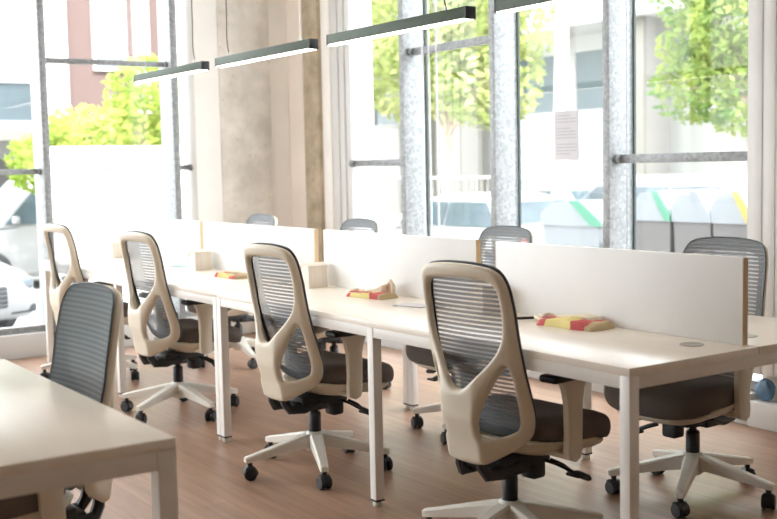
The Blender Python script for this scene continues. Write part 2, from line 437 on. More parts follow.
# privacy screens
scr = [(-1.2665, -.0451, 'white privacy screen at the right end of the row, nearest the camera'),
       (-2.623, -1.392, 'white privacy screen second from the camera, behind the second cloth bag'),
       (-4.045, -2.713, 'white privacy screen third from the camera, in front of the concrete pillar'),
       (-5.3256, -4.092, 'white privacy screen furthest from the camera, left end of the row')]
for x0, x1, lab in scr:
    root = tag(empty('privacy_screen', ((x0+x1)/2, .575, Z+.0004)), lab, 'desk screen', 'white privacy screens along the desk row')
    h = (x1-x0)/2
    MB().bx((-h+.0015, -.0117, .0), (h-.0015, .0117, .2825), .001).build('board', M['screen'], root)
    for sx in (-1, 1):
        MB().bx((sx*h-.0015, -.0122, .0), (sx*h+.0015, .0122, .2828)).build('edge_band', M['screen_edge'], root, label='tan end edge of the screen')

# ------------------------------------------------------------------ chair
HW = .205
from mathutils.geometry import delaunay_2d_cdt
def ip(z, tab):
    if z <= tab[0][0]: return tab[0][1]
    for (a, p), (b, q) in zip(tab, tab[1:]):
        if z <= b: return p+(q-p)*(z-a)/(b-a)
    return tab[-1][1]
SIDE = [(.34, -.052), (.42, -.066), (.50, -.088), (.58, -.117), (.66, -.145), (.745, -.166), (.85, -.183), (.945, -.202), (1.02, -.222)]
BUL = [(.34, .138), (.5, .140), (.58, .117), (.66, .082), (.75, .050), (.85, .036), (.95, .028), (1.02, .024)]
def yF(x, z):
    a = abs(x); par = max(0, 1-(a/HW)**2)
    flat = 1 if a < .078 else max(0, 1-(a-.078)/(HW-.078))
    t = min(1, max(0, (z-.50)/.22)); t = t*t*(3-2*t)
    return ip(z, SIDE) - ip(z, BUL)*(flat*(1-t)+par*t)
def yMesh(x, z): return ip(z, SIDE)+.011 - .016*max(0, 1-(x/HW)**2)
def smooth_loop(pts, closed=True, k=5):
    """Catmull-Rom through the points"""
    out = []; n = len(pts)
    for i in range(n):
        p0, p1, p2, p3 = pts[i-1], pts[i], pts[(i+1) % n], pts[(i+2) % n]
        for j in range(k):
            t = j/k; q = []
            for a in (0, 1):
                q.append(.5*(2*p1[a]+(p2[a]-p0[a])*t+(2*p0[a]-5*p1[a]+4*p2[a]-p3[a])*t*t+(3*p1[a]-p0[a]-3*p2[a]+p3[a])*t**3))
            out.append(tuple(q))
    return out
OUT_R = [(.04, .342), (.078, .347), (.10, .357), (.14, .383), (.180, .412), (.208, .450), (.221, .505), (.226, .59), (.225, .71), (.221, .80), (.219, .88), (.213, .937), (.199, .978), (.170, 1.002), (.12, 1.012), (.06, 1.017)]
def sym(pts, mid_low=None, mid_top=None):
    r = list(pts); l = [(-x, z) for x, z in reversed(pts)]
    return r + ([mid_top] if mid_top else []) + l + ([mid_low] if mid_low else [])
KX = .93
def sq(l): return [(x*KX, z) for x, z in l]
OUTER = sq(smooth_loop(sym(OUT_R, (0, .341), (0, 1.018))))
HOLE_TOP = sq(smooth_loop(sym([(.028, .605), (.064, .634), (.114, .684), (.154, .733), (.176, .785), (.182, .845), (.180, .908), (.168, .944), (.134, .961), (.06, .966)], (0, .599), (0, .967))))
TRI = [(.082, .450), (.092, .436), (.128, .442), (.166, .458), (.184, .480), (.191, .53), (.193, .60), (.192, .655), (.184, .683), (.168, .672), (.138, .630), (.106, .563), (.086, .495)]
HOLE_R = sq(smooth_loop(TRI, k=4))
HOLE_L = [(-x, z) for x, z in reversed(HOLE_R)]
def inside(p, loop):
    c = False; x, y = p; n = len(loop)
    for i in range(n):
        x1, y1 = loop[i]; x2, y2 = loop[i-1]
        if (y1 > y) != (y2 > y) and x < (x2-x1)*(y-y1)/(y2-y1)+x1: c = not c
    return c
def dist_loop(p, loop):
    best = 9.
    for i in range(len(loop)):
        ax, ay = loop[i-1]; bx_, by_ = loop[i]; dx, dy = bx_-ax, by_-ay; l2 = dx*dx+dy*dy+1e-12
        t = max(0, min(1, ((p[0]-ax)*dx+(p[1]-ay)*dy)/l2))
        best = min(best, math.hypot(p[0]-ax-t*dx, p[1]-ay-t*dy))
    return best
def frame_mesh():
    """one moulded Y-backed frame with three openings; rounded over at every edge"""
    loops = [OUTER, HOLE_TOP, HOLE_R, HOLE_L]; T, RR = .020, .016
    pts = []; edges = []
    for lp in loops:
        o = len(pts); pts += [Vector(p) for p in lp]; edges += [(o+i, o+(i+1) % len(lp)) for i in range(len(lp))]
    nb = len(pts)
    def ok(p): return inside(p, OUTER) and not any(inside(p, h) for h in loops[1:])
    cand = []
    for lp in loops:                       # rows following each edge, for the round-over
        n = len(lp)
        for dd in (.0025, .007, .0135):
            for i in range(0, n, 1):
                (x0, z0), (x1, z1) = lp[i-1], lp[(i+1) % n]; tx, tz = x1-x0, z1-z0; l = math.hypot(tx, tz)+1e-9
                for sg in (-1, 1):
                    q = (lp[i][0]-sg*tz/l*dd, lp[i][1]+sg*tx/l*dd)
                    if ok(q):
                        d = min(dist_loop(q, h) for h in loops)
                        if d > dd*.93: cand.append((q, d))
    x = -.225
    for i in range(48):
        for j in range(73):
            q = (-.2225+i*.0095, .338+j*.0095)
            if ok(q):
                d = min(dist_loop(q, h) for h in loops)
                if d > .0185: cand.append((q, d))
    pts += [Vector(q) for q, d in cand]
    vo, eo, fo, ov, oe, of = delaunay_2d_cdt(pts, edges, [], 0, 1e-6)
    dist = []
    for v in vo:
        dist.append(min(dist_loop(v, h) for h in loops))
    n = len(vo); V = []
    for v, d in zip(vo, dist):
        k = min(1, d/RR); t = T*math.sqrt(max(0, 1-(1-k)**2))
        V.append((v.x, yF(v.x, v.y)-t, v.y))
    for v, d in zip(vo, dist):
        k = min(1, d/.008); t = .008*math.sqrt(max(0, 1-(1-k)**2))
        V.append((v.x, yF(v.x, v.y)+t, v.y))
    F = []
    for f in fo:
        c = (sum(vo[i].x for i in f)/len(f), sum(vo[i].y for i in f)/len(f))
        if ok(c): F.append(tuple(f)); F.append(tuple(n+i for i in reversed(f)))
    cnt = {}
    for f in F[::2]:
        for a, b in zip(f, f[1:]+f[:1]): cnt[(a, b)] = 1
    for (a, b) in list(cnt):
        if (b, a) not in cnt: F.append((b, a, n+a, n+b))
    return MB().add(V, F)

def make_chair(meshmat):
    root = empty('office_chair')
    # star base and casters
    sb = MB()
    sb.lathe([(.030, .085), (.042, .095), (.046, .12), (.044, .165), (.034, .176)], n=24)
    for k in range(5):
        a = 2*PI*k/5; ca, sa = math.cos(a), math.sin(a); rings = []
        for r, w, zt, h in ((.02, .062, .170, .062), (.08, .056, .160, .055), (.16, .048, .141, .045), (.24, .041, .122, .036), (.30, .037, .108, .03), (.328, .033, .102, .026), (.334, .026, .099, .02)):
            ring = []
            for u, v in ((-.5, -.95), (-.5, -.15), (-.36, 0), (.36, 0), (.5, -.15), (.5, -.95), (.3, -1), (-.3, -1)):
                x, y, z = r, u*w, zt+v*h
                ring.append((x*ca-y*sa, x*sa+y*ca, z))
            rings.append(ring)
        sb.loft(rings)
    base = sb.build('star_base', M['base_white'], root)
    for k in range(5):
        a = 2*PI*k/5; c = MB()
        for s in (-1, 1):
            c.lathe([(.012, s*.006), (.026, s*.006), (.0285, s*.010), (.0285, s*.021), (.025, s*.025), (.010, s*.0255)], (0, 0, .0286), 20, 'y')
        # hood over the wheels and stem
        hood = []
        for i in range(9):
            t = R(-10)+R(150)*i/8
            hood.append([(math.cos(t)*.0335, y, .0286+math.sin(t)*.0335) for y in (-.018, .018)]+[(math.cos(t)*.030, y, .0286+math.sin(t)*.030) for y in (.018, -.018)])
        c.loft(hood)
        c.box((0, 0, .03), (.02, .013, .05)); c.lathe([(.007, .05), (.011, .055), (.011, .075), (.007, .078)], n=12)
        cc = c.build('caster', M['black'], base)
        cc.location = (.312*math.cos(a), .312*math.sin(a), 0)
        cc.rotation_euler = (0, 0, a + [2.2, .9, -1.3, 2.9, .4][k])
    MB().lathe([(.026, .168), (.0275, .172), (.0275, .255), (.024, .262), (.015, .263), (.015, .315)], n=20).build('gas_column', M['black'], root)
    # mechanism
    m = MB()
    m.box((0, .01, .325), (.15, .24, .05), .012)
    m.lathe([(.045, .285), (.05, .30), (.05, .31)], n=16)
    for s in (-1, 1):
        m.tube([(s*.07, -.02, .318), (s*.07, -.10, .298), (s*.06, -.165, .303), (s*.05, -.185, .335), (s*.045, -.190, .37)], [.017, .021, .022, .02, .016], 8)
    m.box((0, -.12, .312), (.12, .05, .03), .01)
    m.box((.03, .085, .285), (.07, .065, .085), .014)
    m.box((.0, -.03, .30), (.17, .10, .03), .01)
    mech = m.build('mechanism', M['black'], root)
    MB().tube([(.05, .10, .31), (.13, .10, .305), (.19, .105, .292), (.225, .11, .286)], [.006, .006, .006, .006], 8).tube([(.20, .106, .291), (.215, .108, .288), (.255, .113, .281), (.265, .114, .279)], [.007, .013, .012, .006], 8).build('tilt_lever', M['black'], mech)
    MB().tube([(.06, .14, .30), (.10, .16, .285), (.15, .165, .262)], [.009, .009, .008], 8).box((.15, .165, .26), (.06, .03, .012), .005).build('height_paddle', M['black'], mech)
    # seat
    def sup(a, sx, sy, n=3.2):
        c, s = math.cos(a), math.sin(a)
        return (math.copysign(abs(c)**(2/n), c)*sx, math.copysign(abs(s)**(2/n), s)*sy)
    def seat_rings(levels, sx, sy, cy, N=44):
        rings = []
        for z, s in levels:
            ring = []
            for k in range(N):
                x, y = sup(2*PI*k/N, sx*s, sy*s); zz = z
                if y > .02: zz -= .028*((y-.02)/.175)**2
                zz += .016*(x/sx)**2*(1 if y < .08 else .4)
                zz += .010*max(0, (-y-.05)/.14)
                x *= 1-.09*max(0, -y/.19)
                ring.append((x, y+cy, zz))
            rings.append(ring)
        return rings
    MB().loft(seat_rings([(.392, .90), (.396, .955), (.410, .985), (.430, 1.), (.450, .995), (.464, .97), (.474, .92), (.480, .82), (.482, .6), (.481, .3), (.480, .05)], .252, .197, .133)).build('seat', M['seat'], root, 60)
    MB().loft(seat_rings([(.340, .5), (.346, .66), (.362, .82), (.378, .92), (.392, .955), (.397, .94)], .252, .205, .108)).build('seat_shell', M['beige'], root, 60)
    # back frame
    bf = frame_mesh().build('back_frame', M['beige'], root, 55)
    # mesh panel stretched inside a thin rim
    g = MB(); NX, NZ = 16, 30
    rl = sq(smooth_loop(sym([(.10, .420), (.16, .432), (.200, .460), (.216, .51), (.225, .60), (.225, .72), (.222, .80), (.220, .88), (.214, .938), (.200, .980), (.171, 1.005), (.12, 1.015), (.06, 1.020)], (0, .417), (0, 1.021))))
    def half(z):
        xs = []
        for i in range(len(rl)):
            (x0, z0), (x1, z1) = rl[i-1], rl[i]
            if (z0 > z) != (z1 > z): xs.append(x0+(x1-x0)*(z-z0)/(z1-z0))
        return max(xs) if xs else .02
    zs = [.4185+(1.020-.4185)*(1-math.cos(PI*k/NZ))/2 for k in range(NZ+1)]
    rows = [[(half(z)*(-1+2*k/NX), z) for k in range(NX+1)] for z in zs]
    vs = [(x, yMesh(x, z), z) for r in rows for x, z in r]
    fs = [(i*(NX+1)+k, i*(NX+1)+k+1, (i+1)*(NX+1)+k+1, (i+1)*(NX+1)+k) for i in range(NZ) for k in range(NX)]
    pm = g.add(vs, fs).build('backrest_mesh', meshmat, root, 80)
    rings = []
    for i, (x, z) in enumerate(rl):
        (x0, z0), (x1, z1) = rl[i-1], rl[(i+1) % len(rl)]; l = math.hypot(x1-x0, z1-z0); nx, nz = -(z1-z0)/l, (x1-x0)/l
        wd = .033+.015*max(0, -nz)*(z > .8)
        xi, zi = x+nx*wd, z+nz*wd
        rings.append([(x, yMesh(x, z)-.004, z), (x-nx*.003, yMesh(x, z), z-nz*.003), (x, yMesh(x, z)+.0035, z), (x+nx*.005, yMesh(x, z)-.0005, z+nz*.005), (xi, yMesh(xi, zi)-.0008, zi), (xi, yMesh(xi, zi)-.003, zi)])
    MB().loft(rings, True).build('carrier_frame', M['rim'], pm, 50)
    # arms
    for s in (-1, 1):
        a = MB()
        prof = [(-.062, .628), (-.045, .600), (-.033, .55), (-.030, .45), (-.034, .385), (-.028, .362), (.0, .352), (.028, .362), (.036, .385), (.038, .45), (.040, .55), (.050, .600), (.066, .628)]
        rings = []
        for xo, k in ((-.015, .84), (-.011, 1), (.011, 1), (.015, .84)):
            rings.append([(s*.255+xo, .035+py*k, pz) for py, pz in prof])
        a.loft(rings)
        a.bx((min(s*.255, s*.15), .01, .360), (max(s*.255, s*.15), .06, .378), .006)
        ar = a.build('armrest', M['beige'], root, 50)
        MB().box((s*.25, .035, .641), (.078, .235, .026), .012, 3).build('arm_pad', M['black'], ar, 60, label='black arm pad')
    return root
def set_base(root, deg):
    for ch in root.children:
        if ch.name.startswith('star_base'): ch.rotation_euler = (0, 0, R(deg))
chairs = [  # x, y, yaw, base yaw, label
    (-.665, .112, 5, 60, 'beige framed mesh office chair nearest the camera, seen from behind at the right desk'),
    (-1.975, .105, 3, 44.5, 'beige framed mesh office chair second from the camera, in front of the middle desk leg'),
    (-3.46, .11, 4, 4, 'beige framed mesh office chair third from the camera, left of the double desk leg'),
    (-4.80, .11, 4, 30, 'beige framed mesh office chair at the far left end of the row, partly hidden'),
    (-.70, 1.10, 183, 47, 'mesh office chair facing the camera behind the nearest privacy screen, dark backrest'),
    (-2.09, 1.12, 181, 40, 'mesh office chair on the window side whose arched top shows between two screens'),
    (-3.47, 1.13, 181, 10, 'mesh office chair on the window side below the pale frame right of the pier'),
    (-4.72, 1.12, 181, 25, 'mesh office chair on the window side in front of the concrete pillar'),
]
proto = make_chair(M['mesh'])
for i, (x, y, yaw, by, lab) in enumerate(chairs):
    o = proto if i == 0 else copy_tree(proto)
    tag(o, lab, 'office chair', 'office chairs around the long desk row')
    o.location = (x, y, 0); o.rotation_euler = (0, 0, R(yaw)); set_base(o, by)
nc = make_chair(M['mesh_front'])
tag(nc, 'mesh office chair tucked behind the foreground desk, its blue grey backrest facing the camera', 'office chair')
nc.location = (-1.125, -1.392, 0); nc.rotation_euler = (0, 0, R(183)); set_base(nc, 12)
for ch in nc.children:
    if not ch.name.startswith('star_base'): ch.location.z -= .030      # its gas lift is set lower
nc.location.z = 0

# ------------------------------------------------------------------ pendants
pend = [(-4.95, -3.90, 'slim green linear pendant lamp furthest left, crossing the lime tree', (-.385, .385), 1),
        (-3.71, -2.64, 'slim green linear pendant lamp crossing in front of the concrete pillar', (-.406, .402), 0),
        (-2.47, -1.386, 'slim linear pendant lamp in front of the window trees, third from the left', (-.405, .381), 1),
        (-1.20, -.11, 'slim linear pendant lamp cut off by the top edge, furthest right', (-.39, .39), 1)]
pend = [(a, b, l, c, p, .545) for a, b, l, c, p in pend]
for x0, x1, lab, cx, pw, yl in pend:
    root = tag(empty('pendant_lamp', ((x0+x1)/2, yl, 1.93 if yl > 0 else 2.05)), lab, 'pendant lamp', 'linear pendant lamps above the desk row')
    h = (x1-x0)/2
    MB().bx((-h+.004, -.026, .004), (h-.004, .026, .052), .001).build('housing', M['lamp_green'], root)
    for s in (-1, 1):
        MB().bx((s*h-.004, -.0265, .0), (s*h+.004, .0265, .0525), .001).build('end_cap', M['lamp_black'], root, label='black end cap')
    MB().bx((-h+.006, -.022, .0), (h-.006, .022, .006)).build('diffuser', M['diffuser'], root, label='glowing opal strip')
    for q, x in enumerate(cx):
        s = 1 if q == pw else -1
        g = MB().lathe([(.007, .052), (.007, .062), (.003, .072), (.0012, .078)], (x, 0, 0), 10).build('cable_grip', M['steel'], root)
        if s > 0: pts = [(x, 0, .07), (x-.012, 0, .10), (x-.022, .0, .16), (x-.016, 0, .3), (x-.02, 0, .7), (x, 0, HC-root.location.z)]; r = .003
        else: pts = [(x, 0, .07), (x, 0, HC-root.location.z)]; r = .0009
        MB().tube(pts, r, 8).build('suspension_cable', M['cable'] if s > 0 else M['steel'], g)

# ------------------------------------------------------------------ things on the desks
def desk_box(x, y, lab):
    root = tag(empty('desk_box', (x, y, Z), 0), lab, 'wooden box', 'pale wooden boxes along the privacy screens')
    # slope-fronted little box of thin ply, open at the taller side
    prof = [(-.055, 0), (.055, 0), (.055, .106), (.008, .118), (-.055, .070)]
    MB().prism(prof, 'y', -.055, .055).build('body', M['wood'], root, 20)
    MB().prism([(-.061, .0705), (.008, .1235), (.059, .1105), (.059, .105), (.008, .118), (-.058, .0665)], 'y', -.060, .060).build('lid', M['wood'], root, 20)
desk_box(-5.26, .47, 'pale wooden slope-topped box by the furthest screen, at the left end')
desk_box(-3.93, .48, 'pale wooden slope-topped box left of the furthest cloth bag')
desk_box(-2.60, .48, 'pale wooden slope-topped box just right of the second chair backrest')
desk_box(-1.25, .49, 'pale wooden slope-topped box seen only through the nearest chair mesh')

def cloth_bag(x, y, rz, sc, lab, seed, tall):
    rr = random.Random(seed)
    root = tag(empty('cloth_bag', (x, y, Z), rz), lab, 'folded bag', 'folded printed cloth bags on the desks')
    # folded packet, a cream fold lying on it, a pink strip and loop handles
    from mathutils import noise as mn
    def packet(lx, ly, h, z0, dx=0, dy=0, rz=0., tilt=0., crumple=.006, NX=26, NY=16):
        """flat folded cloth: squarish outline, creased top, thin rolled edge"""
        so = Vector((seed*3.1+dx*9, seed*1.7, dy*11)); top = []; bot = []
        ca, sa = math.cos(rz), math.sin(rz)
        for j in range(NY+1):
            for i in range(NX+1):
                u, v = 2*i/NX-1, 2*j/NY-1
                e = min(1-abs(u), 1-abs(v)); k = min(1, e/.16); edge = math.sqrt(max(0, 1-(1-k)**2))
                p = Vector((u*lx*18, v*ly*18, 0))
                wx = crumple*1.3*mn.noise(p*.55+so); wy = crumple*1.3*mn.noise(p*.55-so)
                crease = -.25*max(0, 1-abs(v-.25-.3*u)/.10) - .18*max(0, 1-abs(u+.3+.2*v)/.08)
                hh = h*(.62+.5*mn.noise(p*.33+so)+.22*mn.noise(p*1.1-so)+crease)
                hh = max(.25*h, hh)*edge + tilt*max(0, u)**2*edge
                x, y = u*lx+wx+dx, v*ly+wy+dy
                x, y = x*ca-y*sa, x*sa+y*ca
                top.append((x*sc, y*sc, (z0+hh+.0006)*sc)); bot.append((x*sc, y*sc, z0*sc))
        n = len(top); F = []; W1 = NX+1
        for j in range(NY):
            for i in range(NX):
                a = j*W1+i; F.append((a, a+1, a+1+W1, a+W1)); F.append((n+a, n+a+W1, n+a+1+W1, n+a+1))
        rim = [i for i in range(W1)]+[j*W1+NX for j in range(1, NY+1)]+[NY*W1+i for i in range(NX-1, -1, -1)]+[j*W1 for j in range(NY-1, 0, -1)]
        for a, b in zip(rim, rim[1:]+rim[:1]): F.append((b, a, n+a, n+b))
        return MB().add(top+bot, F)
    packet(.130, .064, .034, .0005, .02, -.012, crumple=.010).build('printed_body', M['print'], root, 50)
    packet(.085, .042, .026, .014, .0, .026, .12, tall*1.9, .012).build('cream_fold', M['cream_cloth'], root, 50)
    packet(.085, .020, .012, .020, -.035, .004, .28).build('pink_strip', M['print_pink'], root, 50)
    for k0, (ax, ay, rx, ry) in enumerate(((-.125, .0, .050, .026), (-.118, .012, .040, .030))):
        pts = []
        for k in range(15):
            a = PI*.35+1.3*PI*k/14
            pts.append(((ax+rx*math.cos(a))*sc, (ay+ry*math.sin(a))*sc, (.008+.009*abs(math.sin(2*a))+.007*k0)*sc))
        MB().tube(pts, .0062*sc, 8).build('handle', M['cream_cloth'], root, 70)
    if tall:
        pts = [(.115, .03, .006), (.128, .034, .03), (.124, .034, .058), (.104, .036, .082), (.086, .04, .07), (.09, .044, .035)]
        MB().tube([(a*sc, b*sc, c*sc) for a, b, c in pts], [.009*sc, .012*sc, .012*sc, .011*sc, .010*sc, .009*sc], 8).build('handle', M['cream_cloth'], root, 70)
cloth_bag(-.735, .485, R(4), 1.06, 'folded yellow and red cloth bag nearest the camera, on the right desk', 3, 0)
cloth_bag(-2.03, .455, R(8), .93, 'crumpled yellow and red cloth bag with raised cream handle, second from the camera', 5, .022)
cloth_bag(-3.36, .42, R(4), .88, 'folded yellow and red cloth bag furthest from the camera, right of a wooden box', 8, 0)

pn = tag(empty('pen', (-.977, .47, Z), R(62)), 'black pen lying left of the nearest cloth bag', 'pen')
MB().lathe([(.001, -.055), (.0045, -.045), (.005, -.04), (.005, .05), (.004, .056)], (0, 0, .0052), 10, 'x').build('barrel', M['black'], pn)
MB().bx((.01, -.001, .0102), (.05, .001, .0112)).build('clip', M['steel'], pn)
nb = tag(empty('notebook', (-1.62, .40, Z), R(20)), 'thin white notebook with a dark edge right of the second cloth bag', 'notebook')
MB().bx((-.075, -.05, .0), (.075, .05, .0016), .0004).build('cover', M['ink'], nb)
MB().bx((-.073, -.046, .0016), (.073, .048, .0042)).build('pages', M['paper'], nb)
pp = tag(empty('paper_sheet', (-4.25, .49, Z), R(15)), 'pale teal paper sheet left of the middle wooden box', 'paper')
MB().bx((-.10, -.07, .0), (.10, .07, .002), .0004).build('sheet', M['teal_paper'], pp)

# notice taped to the glass
nt_ = tag(empty('paper_notice', (-2.70, 2.328, 1.50)), 'pale grey printed paper notice taped to the window pane', 'notice')
MB().bx((-.105, -.001, -.148), (.105, .001, .148)).build('sheet', M['notice'], nt_)
ln = MB()
for k in range(13):
    z = .115-k*.019
    if k in (3, 8): continue
    ln.bx((-.085, -.0016, z), (-.085+.17*(1 if k % 4 else .7), -.0011, z+.007))
ln.build('printed_lines', M['notice_ink'], nt_)
# blind cords in front of the second pane
for i, x in enumerate((-4.02, -3.945, -3.86)):
    tag(MB().tube([(x, 2.235, HC-.001), (x, 2.235, .55)], .006, 8).build('blind_cord', M['paper']), 'thin white cord hanging down the window right of the first grey mullion, %s' % ('left one', 'middle one', 'right one')[i], 'cord', 'white cords hanging at the window')
# blue bag on the plinth
def blob(seed, rx, ry, rz, n=22, m=12, amp=.12):
    rr = random.Random(seed); ph = [rr.uniform(0, 6) for _ in range(5)]; rings = []
    for j in range(m+1):
        t = PI*j/m; ring = []
        for k in range(n):
            a = 2*PI*k/n; w = 1+amp*math.sin(3*a+ph[0]+2*t)+amp*.6*math.sin(7*a+ph[1])*math.sin(4*t+ph[2])
            ring.append((rx*math.sin(t)*math.cos(a)*w+1e-4*math.cos(a), ry*math.sin(t)*math.sin(a)*w+1e-4*math.sin(a), rz*(1-math.cos(t))*(1+.06*math.sin(5*a+ph[3]))))
        rings.append(ring)
    return MB().loft(rings)
bb = blob(4, .055, .026, .055).build('plastic_bag', M['bluebag'], None, 60)
bb.location = (-1.235, 2.275, .131); tag(bb, 'blue crumpled plastic bag on the white plinth at the right pillar base', 'bag')

exec_exterior = True
# ------------------------------------------------------------------ outside
E = {}
E['ground'] = plain('pale_paving', (.30, .295, .29), .95, noise=.06, nscale=1.5)
E['white'] = plain('white_render', (.62, .62, .60), .9, noise=.02, nscale=1)
E['cream'] = plain('cream_render', (.34, .32, .29), .9, noise=.03, nscale=1)
E['pink'] = plain('rose_brick_render', (.115, .078, .072), .9, noise=.05, nscale=2)
E['pale_glass'] = plain('pale_blue_glazing', (.15, .19, .21), .25, noise=.08, nscale=.8)
E['grey_glass'] = plain('grey_glazing', (.40, .43, .46), .3, noise=.1, nscale=.7)
E['carwhite'] = plain('white_car_paint', (.30, .30, .30), .25, noise=.01)
E['carsilver'] = plain('silver_car_paint', (.25, .26, .28), .3, noise=.02)
E['carglass'] = plain('car_glass', (.06, .085, .10), .12, noise=.2, nscale=3)
E['tyre'] = plain('tyre_rubber', (.05, .05, .055), .8, noise=.1)
E['hub'] = plain('alloy', (.16, .175, .19), .4, .3, noise=.05)
E['lamp'] = plain('headlight_lens', (.10, .12, .14), .15, noise=.12, nscale=12)
E['red'] = plain('tail_light', (.6, .10, .08), .3, noise=.05)
E['bin'] = plain('grey_bin_plastic', (.085, .08, .078), .6, noise=.05, nscale=6)
E['lid'] = plain('pale_bin_lid', (.16, .175, .185), .5, noise=.04, nscale=6)
E['green'] = plain('green_bin_edge', (.04, .16, .10), .5, noise=.05)
E['yellow'] = plain('yellow_bin_edge', (.28, .20, .04), .5, noise=.05)
E['bark'] = plain('bark', (.42, .33, .24), .95, noise=.2, nscale=12)
E['palebark'] = plain('pale_bark', (.62, .57, .50), .95, noise=.15, nscale=6)
E['leaf_lime'] = leaf_mat('lime_leaves', (.20, .29, .05), (.50, .55, .17))
E['leaf_mid'] = leaf_mat('mid_green_leaves', (.26, .33, .09), (.58, .60, .30))
E['leaf_deep'] = leaf_mat('deep_green_leaves', (.13, .24, .07), (.38, .43, .13), 2.)

struct(MB().bx((-60, -40, GZ-.2), (30, 60, GZ)), 'ground', E['ground'])

def tree(name, lab, base, trunk_h, blobs, nleaf, size, leafm, bark, tr=.12, seed=1, lean=0.):
    rr = random.Random(seed)
    root = tag(empty(name, base), lab, 'tree', 'trees outside the windows')
    t = MB(); top = (lean, 0, trunk_h)
    t.tube([(0, 0, 0), (lean*.3, .02, trunk_h*.4), (lean*.7, -.02, trunk_h*.75), top], [tr*1.15, tr, tr*.85, tr*.7], 10)
    for b in blobs:
        c = Vector(b[:3]); s = Vector(top)
        t.tube([s-Vector((0, 0, .25)), s.lerp(c, .45)+Vector((0, 0, -.05)), c], [tr*.45, tr*.3, tr*.12], 7)
    t.build('trunk', bark, root)
    lv = MB(); tot = sum(b[3]**2 for b in blobs)
    for b in blobs:
        for _ in range(int(nleaf*b[3]**2/tot)):
            while True:
                d = Vector((rr.uniform(-1, 1), rr.uniform(-1, 1), rr.uniform(-1, 1)))
                if .05 < d.length < 1: break
            d = d.normalized()*(d.length**.45)
            # clumpy: pull towards sub-clusters
            p = Vector(b[:3])+Vector((d.x*b[3], d.y*b[3], d.z*b[3]*.85))
            u = Vector((rr.gauss(0, 1), rr.gauss(0, 1), rr.gauss(0, .7))).normalized()
            w = u.cross(Vector((rr.gauss(0, 1), rr.gauss(0, 1), rr.gauss(0, 1)))).normalized()
            s = size*rr.uniform(.6, 1.3)
            nrm = u.cross(w)*s*.12
            lv.add([p-u*s, p+w*s*.45+nrm, p+u*s, p-w*s*.45+nrm], [(0, 1, 2), (0, 2, 3)])
    lv.build('crown', leafm, root, 0)
    return root

